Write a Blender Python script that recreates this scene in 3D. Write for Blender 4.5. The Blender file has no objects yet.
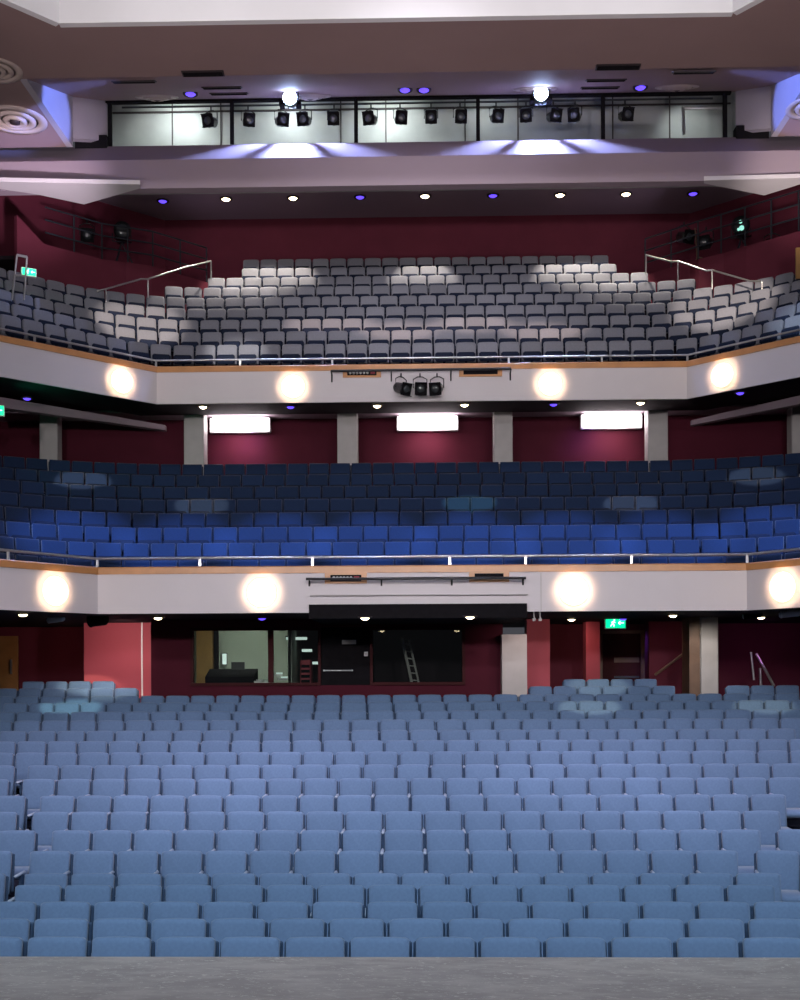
import bpy, math, random
from mathutils import Vector, Matrix
random.seed(7)
C = bpy.context.scene.collection
PI = math.pi
F = 1150.0
CX, CZ = 0.1, 3.1
YAW = 26.0/1150.0
ROLL = 0.0045
R3 = Matrix.Rotation(YAW, 3, 'Z') @ Matrix.Rotation(PI/2, 3, 'X') @ Matrix.Rotation(-ROLL, 3, 'Z')

def ray(px, py):
    return R3 @ Vector(((px-400)/F, (664-py)/F, -1))
def W(px, py, D):
    d = ray(px, py); t = D/d.y
    return Vector((CX+t*d.x, D, CZ+t*d.z))
def WH(px, py, h):
    d = ray(px, py); t = h/d.z
    return Vector((CX+t*d.x, t*d.y, CZ+h))
def PX(p):
    q = R3.inverted() @ (Vector(p)-Vector((CX, 0, CZ)))
    return 400+F*q.x/-q.z, 664-F*q.y/-q.z

# ------------------------------------------------------------------ materials
def mat(name, col, rough=.6, var=.12, scale=6, metal=0, bump=0, bscale=60, rnd=0, spec=.5, emit=None, estr=0, sheen=0):
    m = bpy.data.materials.new(name); m.use_nodes = True
    nt = m.node_tree; N = nt.nodes; L = nt.links
    b = N['Principled BSDF']
    b.inputs['Roughness'].default_value = rough
    b.inputs['Metallic'].default_value = metal
    b.inputs['Specular IOR Level'].default_value = spec
    if sheen: b.inputs['Sheen Weight'].default_value = sheen
    tc = N.new('ShaderNodeTexCoord'); nz = N.new('ShaderNodeTexNoise')
    nz.inputs['Scale'].default_value = scale; nz.inputs['Detail'].default_value = 4
    L.new(tc.outputs['Object'], nz.inputs['Vector'])
    mr = N.new('ShaderNodeMapRange')
    mr.inputs['From Min'].default_value = .25; mr.inputs['From Max'].default_value = .75
    mr.inputs['To Min'].default_value = 1-var; mr.inputs['To Max'].default_value = 1+var
    L.new(nz.outputs['Fac'], mr.inputs['Value'])
    val = mr.outputs['Result']
    if rnd:
        oi = N.new('ShaderNodeObjectInfo'); m2 = N.new('ShaderNodeMapRange')
        m2.inputs['To Min'].default_value = 1-rnd; m2.inputs['To Max'].default_value = 1+rnd
        L.new(oi.outputs['Random'], m2.inputs['Value'])
        mu = N.new('ShaderNodeMath'); mu.operation = 'MULTIPLY'
        L.new(val, mu.inputs[0]); L.new(m2.outputs['Result'], mu.inputs[1]); val = mu.outputs[0]
    vm = N.new('ShaderNodeVectorMath'); vm.operation = 'SCALE'
    vm.inputs[0].default_value = col
    L.new(val, vm.inputs['Scale']); L.new(vm.outputs[0], b.inputs['Base Color'])
    if bump:
        n2 = N.new('ShaderNodeTexNoise'); n2.inputs['Scale'].default_value = bscale
        L.new(tc.outputs['Object'], n2.inputs['Vector'])
        bp = N.new('ShaderNodeBump'); bp.inputs['Strength'].default_value = bump; bp.inputs['Distance'].default_value = .01
        L.new(n2.outputs['Fac'], bp.inputs['Height']); L.new(bp.outputs[0], b.inputs['Normal'])
    if emit:
        b.inputs['Emission Color'].default_value = (*emit, 1); b.inputs['Emission Strength'].default_value = estr
    return m

M = {}
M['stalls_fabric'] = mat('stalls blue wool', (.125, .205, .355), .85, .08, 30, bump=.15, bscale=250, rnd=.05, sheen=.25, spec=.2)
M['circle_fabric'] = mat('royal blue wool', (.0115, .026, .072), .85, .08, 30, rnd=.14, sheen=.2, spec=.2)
M['balcony_fabric'] = mat('grey blue wool', (.20, .205, .24), .85, .08, 30, rnd=.12, sheen=.2, spec=.2)
M['seat_pad'] = mat('seat underside', (.012, .018, .04), .8, .1, 20, rnd=.1, spec=.15)
M['armpad'] = mat('blue arm pad', (.34, .42, .55), .45, .08, 20)
M['leg_and_gap_shade'] = mat('navy seat shell', (.05, .09, .17), .6, .1, 20, spec=.3)  # seat legs, and the shade painted into the gaps between seats
M['iron'] = mat('dark seat iron', (.02, .025, .035), .5, .1, 20)
M['black'] = mat('black paint', (.009, .008, .010), .8, .2, 10, spec=.08)
M['satin_black'] = mat('satin black metal', (.02, .02, .023), .35, .1, 12, metal=.3)
M['fascia'] = mat('pale lilac plaster', (.66, .61, .63), .6, .03, 1.2, bump=.1, bscale=15)
M['fascia_up'] = mat('white plaster', (.80, .78, .80), .6, .02, 1.2)
M['wood'] = mat('oak capping', (.56, .26, .10), .35, .15, 3, spec=.5)
M['rail'] = mat('brushed steel', (.62, .62, .63), .3, .05, 10, metal=.85)
M['ceiling'] = mat('mauve ceiling paint', (.29, .19, .185), .7, .04, 1.0)
M['ceiling2'] = mat('dark balcony ceiling', (.26, .20, .25), .6, .05, 1.0)
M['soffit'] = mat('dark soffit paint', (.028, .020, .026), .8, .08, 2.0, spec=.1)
M['lilac'] = mat('lilac beam paint', (.34, .265, .31), .6, .04, 1.0)
M['reveal'] = mat('pale reveal paint', (.40, .36, .42), .6, .04, 1.0)
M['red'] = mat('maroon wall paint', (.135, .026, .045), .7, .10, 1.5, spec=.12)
M['red_dark'] = mat('dark and shaded maroon paint', (.075, .010, .021), .7, .10, 1.5, spec=.1)  # darker copy of the maroon; on the circle wall it holds shade
M['pink'] = mat('brick red panel', (.42, .075, .10), .6, .05, 1.0, spec=.2)
M['column'] = mat('grey column plaster', (.46, .43, .42), .6, .08, 3)
M['carpet'] = mat('dark carpet', (.018, .022, .04), .95, .25, 12, spec=.1)
M['brown'] = mat('brown timber', (.16, .09, .055), .5, .2, 4)
M['door'] = mat('dark red timber door', (.05, .010, .012), .7, .15, 4, spec=.15)
M['ochre'] = mat('ochre timber door', (.28, .15, .05), .45, .15, 4)
M['boothwall'] = mat('grey green booth wall', (.34, .37, .32), .7, .06, 2)
M['slotwall'] = mat('grey bridge panel', (.36, .37, .36), .45, .16, 1.3, spec=.4)
M['diffuser'] = mat('cream metal diffuser', (.50, .40, .36), .5, .04, 3)
M['vent'] = mat('dark vent slots', (.03, .02, .022), .6, .1, 20)
M['white'] = mat('white plastic', (.75, .75, .75), .4, .03, 5)
M['warm'] = mat('warm lamp', (.9, .8, .6), .4, 0, 1, emit=(1, .78, .48), estr=14)
M['bluelamp'] = mat('blue lamp', (.1, .1, .5), .4, 0, 1, emit=(.12, .06, 1), estr=1.8)
M['coldlamp'] = mat('cold blue lamp', (.6, .7, 1), .4, 0, 1, emit=(.45, .6, 1), estr=60)
M['sconce'] = mat('frosted glass bowl', (.9, .8, .6), .4, 0, 1, emit=(1, .74, .42), estr=3.2)
M['fluor'] = mat('fluorescent diffuser', (.9, .9, .9), .4, 0, 1, emit=(1, .88, .92), estr=13)
M['exit'] = mat('green exit panel', (.02, .4, .2), .4, 0, 1, emit=(.0, .75, .32), estr=1.6)
M['exitwhite'] = mat('lit white pictogram', (.8, .9, .8), .4, 0, 1, emit=(.6, 1, .8), estr=2.2)
M['lens'] = mat('glass lens', (.04, .045, .05), .2, .05, 10, spec=.8)
M['greenglint'] = mat('glowing green glint', (.06, .15, .12), .2, 0, 1, emit=(.35, .9, .75), estr=1.0)  # glow put into the material for reflections in a lens
M['screen'] = mat('pale glow', (.5, .55, .6), .3, 0, 1, emit=(.7, .85, .8), estr=.9)

def glass_mat():
    m = bpy.data.materials.new('booth glass'); m.use_nodes = True
    nt = m.node_tree; N = nt.nodes; L = nt.links
    for n in list(N):
        if n.type != 'OUTPUT_MATERIAL': N.remove(n)
    out = [n for n in N if n.type == 'OUTPUT_MATERIAL'][0]
    tr = N.new('ShaderNodeBsdfTransparent'); tr.inputs[0].default_value = (.82, .86, .84, 1)
    gl = N.new('ShaderNodeBsdfGlossy'); gl.inputs['Roughness'].default_value = .02
    fr = N.new('ShaderNodeFresnel'); fr.inputs[0].default_value = 1.45
    mx = N.new('ShaderNodeMixShader')
    L.new(fr.outputs[0], mx.inputs[0]); L.new(tr.outputs[0], mx.inputs[1]); L.new(gl.outputs[0], mx.inputs[2])
    L.new(mx.outputs[0], out.inputs[0]); return m
M['glass'] = glass_mat()

def stage_mat():
    m = mat('scuffed grey stage paint', (.30, .272, .275), .55, .10, 1.6)
    nt = m.node_tree; N = nt.nodes; L = nt.links; b = N['Principled BSDF']
    src = b.inputs['Base Color'].links[0].from_socket
    tc = N.new('ShaderNodeTexCoord')
    mp = N.new('ShaderNodeMapping'); mp.inputs['Scale'].default_value = (1.6, 4.5, 1)
    L.new(tc.outputs['Object'], mp.inputs['Vector'])
    n1 = N.new('ShaderNodeTexNoise'); n1.inputs['Scale'].default_value = 11; n1.inputs['Detail'].default_value = 8
    n1.inputs['Roughness'].default_value = .75
    L.new(mp.outputs[0], n1.inputs['Vector'])
    r1 = N.new('ShaderNodeMapRange'); r1.inputs['From Min'].default_value = .585; r1.inputs['From Max'].default_value = .60
    L.new(n1.outputs['Fac'], r1.inputs['Value'])
    mx = N.new('ShaderNodeMix'); mx.data_type = 'RGBA'
    mx.inputs['B'].default_value = (.62, .60, .58, 1)
    L.new(r1.outputs[0], mx.inputs['Factor']); L.new(src, mx.inputs['A'])
    n2 = N.new('ShaderNodeTexNoise'); n2.inputs['Scale'].default_value = 2.2; n2.inputs['Detail'].default_value = 10
    L.new(mp.outputs[0], n2.inputs['Vector'])
    r2 = N.new('ShaderNodeMapRange'); r2.inputs['From Min'].default_value = .42; r2.inputs['From Max'].default_value = .66
    r2.inputs['To Max'].default_value = .8
    L.new(n2.outputs['Fac'], r2.inputs['Value'])
    m2 = N.new('ShaderNodeMix'); m2.data_type = 'RGBA'; m2.inputs['B'].default_value = (.42, .385, .385, 1)
    L.new(r2.outputs[0], m2.inputs['Factor']); L.new(mx.outputs['Result'], m2.inputs['A'])
    L.new(m2.outputs['Result'], b.inputs['Base Color'])
    return m
M['stage'] = stage_mat()

# ------------------------------------------------------------------ mesh helpers
class MB:
    def __init__(s): s.v = []; s.f = []; s.sm = []
    def add(s, vs, fs, smooth=False):
        o = len(s.v); s.v += [tuple(v) for v in vs]
        for f in fs: s.f.append(tuple(i+o for i in f)); s.sm.append(smooth)
        return s
    def box(s, c, d, rot=None, bev=0):
        c = Vector(c); x, y, z = d[0]/2, d[1]/2, d[2]/2
        if bev <= 0:
            vs = [Vector((i*x, j*y, k*z)) for k in (-1, 1) for j in (-1, 1) for i in (-1, 1)]
            fs = [(0, 2, 3, 1), (4, 5, 7, 6), (0, 1, 5, 4), (2, 6, 7, 3), (0, 4, 6, 2), (1, 3, 7, 5)]
        else:
            b = min(bev, x*.99, y*.99, z*.99); vs = []; idx = {}
            for i in (-1, 1):
                for j in (-1, 1):
                    for k in (-1, 1):
                        for a in range(3):
                            p = [i*(x-b), j*(y-b), k*(z-b)]; p[a] = (i*x, j*y, k*z)[a]
                            idx[i, j, k, a] = len(vs); vs.append(Vector(p))
            fs = []
            for a in range(3):
                for sg in (-1, 1):
                    o = [q for q in range(3) if q != a]; loop = []
                    for (p, q) in ((-1, -1), (1, -1), (1, 1), (-1, 1)):
                        t = [0, 0, 0]; t[a] = sg; t[o[0]] = p; t[o[1]] = q
                        loop.append(idx[t[0], t[1], t[2], a])
                    fs.append(tuple(loop))
            for i in (-1, 1):
                for j in (-1, 1):
                    for k in (-1, 1): fs.append((idx[i, j, k, 0], idx[i, j, k, 1], idx[i, j, k, 2]))
            for a in range(3):
                o = [q for q in range(3) if q != a]
                for p in (-1, 1):
                    for q in (-1, 1):
                        t0 = [0, 0, 0]; t0[a] = -1; t0[o[0]] = p; t0[o[1]] = q
                        t1 = list(t0); t1[a] = 1
                        fs.append((idx[(*t0, o[0])], idx[(*t1, o[0])], idx[(*t1, o[1])], idx[(*t0, o[1])]))
        if rot is not None: vs = [rot @ v for v in vs]
        return s.add([v+c for v in vs], fs)
    def prism(s, pts, ext):
        n = len(pts); e = Vector(ext); pts = [Vector(p) for p in pts]
        fs = [tuple(range(n)), tuple(range(2*n-1, n-1, -1))]
        fs += [(i, (i+1) % n, (i+1) % n+n, i+n) for i in range(n)]
        return s.add(pts+[p+e for p in pts], fs)
    def tube(s, pts, r, n=8, caps=True):
        pts = [Vector(p) for p in pts]; vs = []; fs = []
        for i, p in enumerate(pts):
            if i == 0: t = pts[1]-p
            elif i == len(pts)-1: t = p-pts[-2]
            else: t = (pts[i+1]-p).normalized()+(p-pts[i-1]).normalized()
            t.normalize()
            up = Vector((0, 0, 1)) if abs(t.z) < .9 else Vector((1, 0, 0))
            a = t.cross(up).normalized(); b = t.cross(a)
            rr = r[i] if isinstance(r, (list, tuple)) else r
            vs += [p+rr*(math.cos(2*PI*k/n)*a+math.sin(2*PI*k/n)*b) for k in range(n)]
        for i in range(len(pts)-1):
            for k in range(n): fs.append((i*n+k, i*n+(k+1) % n, (i+1)*n+(k+1) % n, (i+1)*n+k))
        s.add(vs, fs, True)
        if caps:
            s.add(vs[:n], [tuple(range(n))]); s.add(vs[-n:], [tuple(range(n))])
        return s
    def lathe(s, c, prof, axis=(0, 0, 1), n=24):
        # prof: (radius, distance along axis)
        c = Vector(c); ax = Vector(axis).normalized()
        up = Vector((0, 0, 1)) if abs(ax.z) < .9 else Vector((1, 0, 0))
        a = ax.cross(up).normalized(); b = ax.cross(a); vs = []; fs = []
        for (r, z) in prof:
            vs += [c+ax*z+r*(math.cos(2*PI*k/n)*a+math.sin(2*PI*k/n)*b) for k in range(n)]
        for i in range(len(prof)-1):
            for k in range(n): fs.append((i*n+k, i*n+(k+1) % n, (i+1)*n+(k+1) % n, (i+1)*n+k))
        fs.append(tuple(range(n))); fs.append(tuple(range((len(prof)-1)*n, len(prof)*n)))
        return s.add(vs, fs, True)
    def mesh(s, name, m):
        me = bpy.data.meshes.new(name); me.from_pydata(s.v, [], s.f)
        me.materials.append(m if not isinstance(m, str) else M[m])
        me.polygons.foreach_set('use_smooth', s.sm); 
        import bmesh
        bm = bmesh.new(); bm.from_mesh(me); bmesh.ops.recalc_face_normals(bm, faces=bm.faces); bm.to_mesh(me); bm.free()
        me.update(); return me
    def obj(s, name, m, parent=None):
        o = bpy.data.objects.new(name, s.mesh(name, m)); C.objects.link(o)
        if parent: o.parent = parent
        return o
def tag(o, label=None, cat=None, group=None, kind=None):
    if label: o['label'] = label
    if cat: o['category'] = cat
    if group: o['group'] = group
    if kind: o['kind'] = kind
    return o
def empty(name, loc, label, cat, group=None, rz=0):
    o = bpy.data.objects.new(name, None); C.objects.link(o); o.location = loc; o.rotation_euler = (0, 0, rz)
    o.empty_display_size = .1
    return tag(o, label, cat, group)
def struct(name, mb, m, label=None):
    o = mb.obj(name, m); o['kind'] = 'structure'
    o['label'] = label or name.replace('_', ' '); o['category'] = name.split('_')[0]
    return o
def local(root, name, mb, m):
    """mesh given in world coordinates, parented to a root at root.location"""
    mb.v = [tuple(root.matrix_basis.inverted() @ Vector(v)) for v in mb.v]
    return mb.obj(name, m, root)
def copy_tree(o, parent=None):
    c = o.copy(); C.objects.link(c); c.parent = parent
    for ch in [x for x in KIDS.get(o.name, [])]:
        copy_tree(ch, c)
    return c
KIDS = {}
def reg(root, *kids): KIDS[root.name] = list(kids)
ORD = ('first second third fourth fifth sixth seventh eighth ninth tenth eleventh twelfth thirteenth fourteenth fifteenth sixteenth '
       'seventeenth eighteenth nineteenth twentieth').split()
def ordn(i):
    if i < 20: return ORD[i]
    t = {2: 'twenty', 3: 'thirty', 4: 'forty', 5: 'fifty'}; n = i+1
    if n % 10 == 0: return {3: 'thirtieth', 4: 'fortieth', 5: 'fiftieth'}[n//10]
    return t[n//10]+'-'+ORD[n % 10-1]

# ------------------------------------------------------------------ tier geometry
def sweep(a, D0, th, L, prof, mb=None):
    """closed profile [(offset back, world z)] carried along the three-sided front line"""
    mb = mb or MB(); t = math.tan(th/2); n = len(prof); rings = []
    for side in (-2, -1, 1, 2):
        ring = []
        for d, z in prof:
            sg = -1 if side < 0 else 1
            x, y = a+d*t, D0+d
            if abs(side) == 2: x += L*math.cos(th); y -= L*math.sin(th)
            ring.append((sg*x, y, z))
        rings.append(ring)
    vs = [p for r in rings for p in r]; fs = []
    for i in range(3):
        for k in range(n): fs.append((i*n+k, i*n+(k+1) % n, (i+1)*n+(k+1) % n, (i+1)*n+k))
    fs += [tuple(range(n)), tuple(range(3*n, 4*n))]
    return mb.add(vs, fs)
def row_point(a, D0, th, d, s, rho=1.5):
    """point and heading at arc length s (signed) on the row d behind the front line, corner rounded"""
    R = rho+d; a0 = a-rho*math.tan(th/2); sg = -1 if s < 0 else 1; q = abs(s)
    if q <= a0: x, y, ang = q, D0+d, 0
    elif q <= a0+R*th:
        ang = (q-a0)/R; x = a0+R*math.sin(ang); y = D0+d-R+R*math.cos(ang)
    else:
        e = q-a0-R*th; ang = th
        x = a0+R*math.sin(th)+e*math.cos(th); y = D0+d-R+R*math.cos(th)-e*math.sin(th)
    return sg*x, y, -sg*ang
CIR = dict(a=5.98, D0=21.2, th=math.radians(57))
BAL = dict(a=6.13, D0=26.6, th=math.radians(45))

# ------------------------------------------------------------------ structure: stage, stalls floor
st = MB().box((0, .8, CZ-1.95-.06), (26, 13.7, .12)); struct('floor_stage', st, 'stage', 'scuffed grey painted stage floor')
struct('wall_stage', MB().box((0, 7.55, .54), (26, .1, 1.07)), 'black', 'black front of the stage')
D_ST = [9.1+.85*i for i in range(20)]
TOPY = [943.3, 924, 906.5, 889, 877, 854, 833, 814, 797.5, 780.5, 766.5, 753.5, 742, 731.5, 721, 712, 703, 696, 688, 681]
TOP = [CZ-(y-664)*d/F for y, d in zip(TOPY, D_ST)]
FL = [t-.86 for t in TOP]
prof = [(7.6, -.3), (7.6, FL[0])]
for i in range(20):
    if i: prof += [(D_ST[i]-.52, FL[i-1]), (D_ST[i]-.52, FL[i])]
prof += [(31, FL[19]), (31, -.3)]
struct('floor_stalls', MB().prism([(-12.5, y, z) for y, z in prof], (25, 0, 0)), 'carpet', 'dark stepped floor of the stalls')

# circle tier
RC = 8; DC = [.7+.885*i for i in range(RC)]; TC = [CZ+2.02+.417*i for i in range(RC)]
prof = [(0, CZ+.96), (.02, CZ+1.25)]
for i in range(RC):
    f = TC[i]-.86
    if i == 0: prof += [(.05, f)]
    else: prof += [(DC[i]-.5, TC[i-1]-.86), (DC[i]-.5, f)]
prof += [(9.5, TC[-1]-.86), (9.5, CZ+.96)]
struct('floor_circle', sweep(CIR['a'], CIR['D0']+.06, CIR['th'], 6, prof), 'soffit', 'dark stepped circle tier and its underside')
struct('wall_circle_front', sweep(CIR['a'], CIR['D0'], CIR['th'], 6, [(0, CZ+.955), (0, CZ+1.70), (.055, CZ+1.70), (.055, CZ+.955)]), 'fascia', 'pale lilac circle front')
struct('trim_1', sweep(CIR['a']-.02, CIR['D0']-.03, CIR['th'], 6, [(0, CZ+1.685), (0, CZ+1.80), (.02, CZ+1.82), (.25, CZ+1.82), (.25, CZ+1.685)]), 'wood', 'oak capping along the circle front')
# balcony tier
RB = 9; DB = [.8+.85*i for i in range(RB)]; TB = [CZ+7.67+.555*i for i in range(RB)]
prof = [(0, CZ+6.08), (.05, TB[0]-.86)]
for i in range(1, 6):
    prof += [(DB[i]-.5, TB[i-1]-.86), (DB[i]-.5, TB[i]-.86)]
prof[-1] = (DB[5]-.5, TB[4]-.86)
prof += [(9.5, TB[4]-.86), (9.5, CZ+6.5), (2.4, CZ+6.5), (2.36, CZ+6.33)]
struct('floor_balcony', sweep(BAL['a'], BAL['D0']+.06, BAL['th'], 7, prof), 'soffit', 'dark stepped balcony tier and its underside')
HWB = {5: (-7.35, 7.2), 6: (-6.15, 6.1), 7: (-5.25, 5.35), 8: (-5.2, 5.4)}
mb = MB()
for i, (x0, x1) in HWB.items():
    y0 = BAL['D0']+DB[i]-.5; y1 = 35.3
    mb.box(((x0+x1)/2, (y0+y1)/2, (TB[i]-.86+TB[i]-.86-.555)/2), (x1-x0, y1-y0, .555))
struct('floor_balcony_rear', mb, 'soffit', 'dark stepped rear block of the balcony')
struct('wall_balcony_front', sweep(BAL['a'], BAL['D0'], BAL['th'], 7, [(0, CZ+6.07), (0, CZ+6.82), (.055, CZ+6.82), (.055, CZ+6.07)]), 'fascia', 'pale lilac balcony front')
struct('trim_2', sweep(BAL['a']-.02, BAL['D0']-.03, BAL['th'], 7, [(0, CZ+6.80), (0, CZ+6.92), (.02, CZ+6.94), (.25, CZ+6.94), (.25, CZ+6.80)]), 'wood', 'oak capping along the balcony front')

# handrails above the fronts
def handrail(T, z0, z1, label, posts):
    t = math.tan(T['th']/2); d = .12
    root = empty('handrail', (0, T['D0'], z0), label, 'handrail')
    pts = []
    for sg, L in ((-1, 6), (-1, 0), (1, 0), (1, 6)):
        pts.append((sg*(T['a']+d*t+L*math.cos(T['th'])), T['D0']+d-L*math.sin(T['th']), z1))
    local(root, 'rail', MB().tube(pts, .024, 8), 'rail')
    for x in posts:
        a0 = T['a']+d*t
        if abs(x) <= a0: p = (x, T['D0']+d)
        else:
            L = (abs(x)-a0)/math.cos(T['th']); p = (math.copysign(abs(x), x), T['D0']+d-L*math.sin(T['th']))
        local(root, 'post', MB().box((p[0], p[1], (z0+z1)/2), (.045, .03, z1-z0-.03)), 'rail')
handrail(CIR, CZ+1.82, CZ+1.99, 'steel handrail over the oak capping of the circle', [-6.02, -2.0, .55, 1.95, 6.02, -7.1, 7.1, -4.1, 3.9])
handrail(BAL, CZ+6.94, CZ+7.11, 'thin steel handrail over the oak capping of the top balcony', [-6.17, -2.05, 2.05, 6.17, -8.3, 8.3, -4.2, 4.2])

# ------------------------------------------------------------------ upper structure
H1 = 12.6
zc = CZ+H1
# flat front ceiling with a notch for the opening, and the sloped centre
k1 = WH(59, 24, H1); k2 = WH(733, 13, H1); k0 = WH(4, 0, H1); k3 = WH(757, 0, H1)
dirL = (k0-k1); dirR = (k3-k2)
k0 = k1+dirL*6; k3 = k2+dirR*6
XL, XR = -8.45, 8.45
T = .4
mb = MB()
mb.prism([(XL, 24.5, zc), (XR, 24.5, zc), (k2.x, k2.y, zc), (k1.x, k1.y, zc)], (0, 0, T))
mb.prism([(k1.x, k1.y, zc), (k0.x, k0.y, zc), (-14, k0.y, zc), (-14, 27.75, zc), (XL, 27.75, zc), (XL, 24.5, zc)], (0, 0, T))
mb.prism([(k2.x, k2.y, zc), (XR, 24.5, zc), (XR, 27.75, zc), (14, 27.75, zc), (14, k3.y, zc), (k3.x, k3.y, zc)], (0, 0, T))
mb.prism([(XL, 24.5, zc), (XR, 24.5, zc), (XR, 28.9, CZ+14.25), (XL, 28.9, CZ+14.25)], (0, 0, T))
struct('ceiling', mb, 'ceiling', 'mauve painted auditorium ceiling')
mb = MB()   # white upstand round the opening
for p, q in ((k0, k1), (k1, k2), (k2, k3)):
    n = (q-p).normalized(); nn = Vector((-n.y, n.x, 0))*.12; m_ = -nn*.25
    mb.prism([(p.x+m_.x, p.y+m_.y, zc-.004), (q.x+m_.x, q.y+m_.y, zc-.004), (q.x+nn.x, q.y+nn.y, zc-.004), (p.x+nn.x, p.y+nn.y, zc-.004)], (0, 0, 1.15))
struct('trim_3', mb, 'fascia_up', 'white upstand round the ceiling opening')
struct('ceiling_upper', MB().box((0, 17, zc+1.2), (20, 13, .1)), 'soffit', 'dark upper ceiling above the opening')
# reveals either side of the slot
hz = CZ+12.95
for sx in (-1, 1):
    mb = MB()
    p0 = Vector((sx*8.42, 24.5, zc-.006)); p1 = Vector((sx*8.42, 27.75, zc-.006)); p2 = Vector((sx*8.42, 27.75, CZ+13.92))
    mb.prism([p0, p1, p2], (sx*.15, 0, 0))
    struct('wall_reveal', mb, 'reveal', 'pale triangular ceiling reveal')
    mb = MB()
    a = Vector((sx*8.45, 27.75, CZ+13.92)); b = Vector((sx*7.85, 28.75, CZ+14.3)); c = Vector((sx*7.85, 28.75, CZ+13.2)); d = Vector((sx*8.45, 27.75, CZ+12.8))
    mb.prism([a, c, d], (sx*.1, .15, 0)); mb.prism([a, b, c], (sx*.1, .15, 0))  # fold shaped so the two triangles catch the light differently
    struct('wall_reveal_inner', mb, 'reveal', 'folded pale panel at the end of the lighting slot')
for sx in (-1, 1): struct('trim_10' if sx < 0 else 'trim_11', MB().box((sx*8.2, 28.65, CZ+12.95), (.8, .3, .55)), 'black', 'black infill at the end of the lighting slot')
# beam
bz0, bz1 = CZ+11.58, CZ+12.28
mb = MB().prism([(-14, 27.8, bz0), (-14, 27.8, bz1), (-14, 28.6, CZ+12.98), (-14, 28.72, CZ+12.98), (-14, 28.72, CZ+12.7), (-14, 28.1, bz0)], (28, 0, 0))
struct('beam', mb, 'lilac', 'lilac beam under the lighting bridge')
# soffit wings under the beam
pl = [WH(140, 184, 11.57), WH(140, 188, 11.57), WH(84, 204, 11.57), WH(37, 194, 11.57), WH(-60, 180, 11.57)]
struct('beam_wing', MB().prism([(p.x, p.y, p.z-.01) for p in pl], (0, 0, .1)), 'fascia', 'pale soffit wing under the beam')
pr = [WH(704, 180, 11.57), WH(704, 183, 11.57), WH(764, 195, 11.57), WH(800, 184, 11.57), WH(860, 176, 11.57)]
struct('beam_wing', MB().prism([(p.x, p.y, p.z-.01) for p in pr], (0, 0, .1)), 'fascia', 'pale soffit wing under the beam')
# lighting bridge behind the slot
mb = MB().box((0, 30.6, CZ+14.2), (17, .1, 3.2)).box((0, 29.7, CZ+12.85), (17, 1.9, .1)).box((0, 29.7, CZ+15.8), (17, 1.9, .1))
mb.box((-8.3, 29.7, CZ+14.2), (.1, 1.9, 3.2)).box((8.3, 29.7, CZ+14.2), (.1, 1.9, 3.2))
struct('wall_bridge', mb, 'slotwall', 'grey panelled wall of the lighting bridge')
mb = MB()   # seams on the bridge wall
for x in (-6.6, -5.3, -2.1, -.9, 1.2, 2.6, 5.1, 6.6): mb.box((x, 30.53, CZ+14.2), (.03, .03, 2.9))
mb.box((0, 30.53, CZ+14.75), (16.4, .03, .04))
struct('trim_4', mb, 'vent', 'seams between the bridge panels')
mb = MB()
xs = [W(p, 120, 28.75).x for p in (110, 232, 356, 478, 603, 725)]
z0 = CZ+12.93; z1 = CZ+14.2
mb.box(((xs[0]+xs[-1])/2, 28.75, z1), (xs[-1]-xs[0]+.3, .12, .16)).box(((xs[0]+xs[-1])/2, 28.75, z0), (xs[-1]-xs[0]+.3, .12, .12))
for x in xs: mb.box((x, 28.75, (z0+z1)/2), (.09, .1, z1-z0))
mb.box((xs[0]-.5, 28.85, z0-.05), (1.1, .1, .35)).box((xs[-1]+.5, 28.85, z0-.05), (1.1, .1, .35))
struct('window_1', mb, 'black', 'black frame of the lighting slot')

# balcony ceiling, back wall, splayed side walls
hb = CZ+13.72
struct('ceiling_balcony', MB().prism([(-14, 30.7, hb), (14, 30.7, hb), (14, 36, hb), (-14, 36, hb)], (0, 0, .2)), 'ceiling2', 'dark purple ceiling over the balcony')
# (the part in front is hidden by the bridge floor)
struct('wall_rear', MB().box((0, 35.4, CZ+11.3), (17.0, .2, 5.2)), 'red', 'maroon rear wall behind the balcony')
for sx, px in ((-1, 165), (1, 690)):
    c0 = W(px, 218, 35.3); c1 = Vector((c0.x+sx*3.0, 32.5, 0)); c2 = Vector((c0.x+sx*6.2, 29.2, 0))
    mb = MB().prism([(c0.x, 35.3, CZ+7), (c1.x, c1.y, CZ+7), (c2.x, c2.y, CZ+7), (c2.x+sx*.2, c2.y+.2, CZ+7), (c0.x+sx*.2, 35.5, CZ+7)], (0, 0, 6.75))
    struct('wall_left_splay' if sx < 0 else 'wall_right_splay', mb, 'red', 'maroon splayed side wall behind the balcony gallery')
struct('wall_left', MB().box((-13.2, 20, CZ+5.5), (.3, 36, 18)), 'soffit', 'dark auditorium side wall')
struct('wall_right', MB().box((13.2, 20, CZ+5.5), (.3, 36, 18)), 'soffit', 'dark auditorium side wall')
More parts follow.
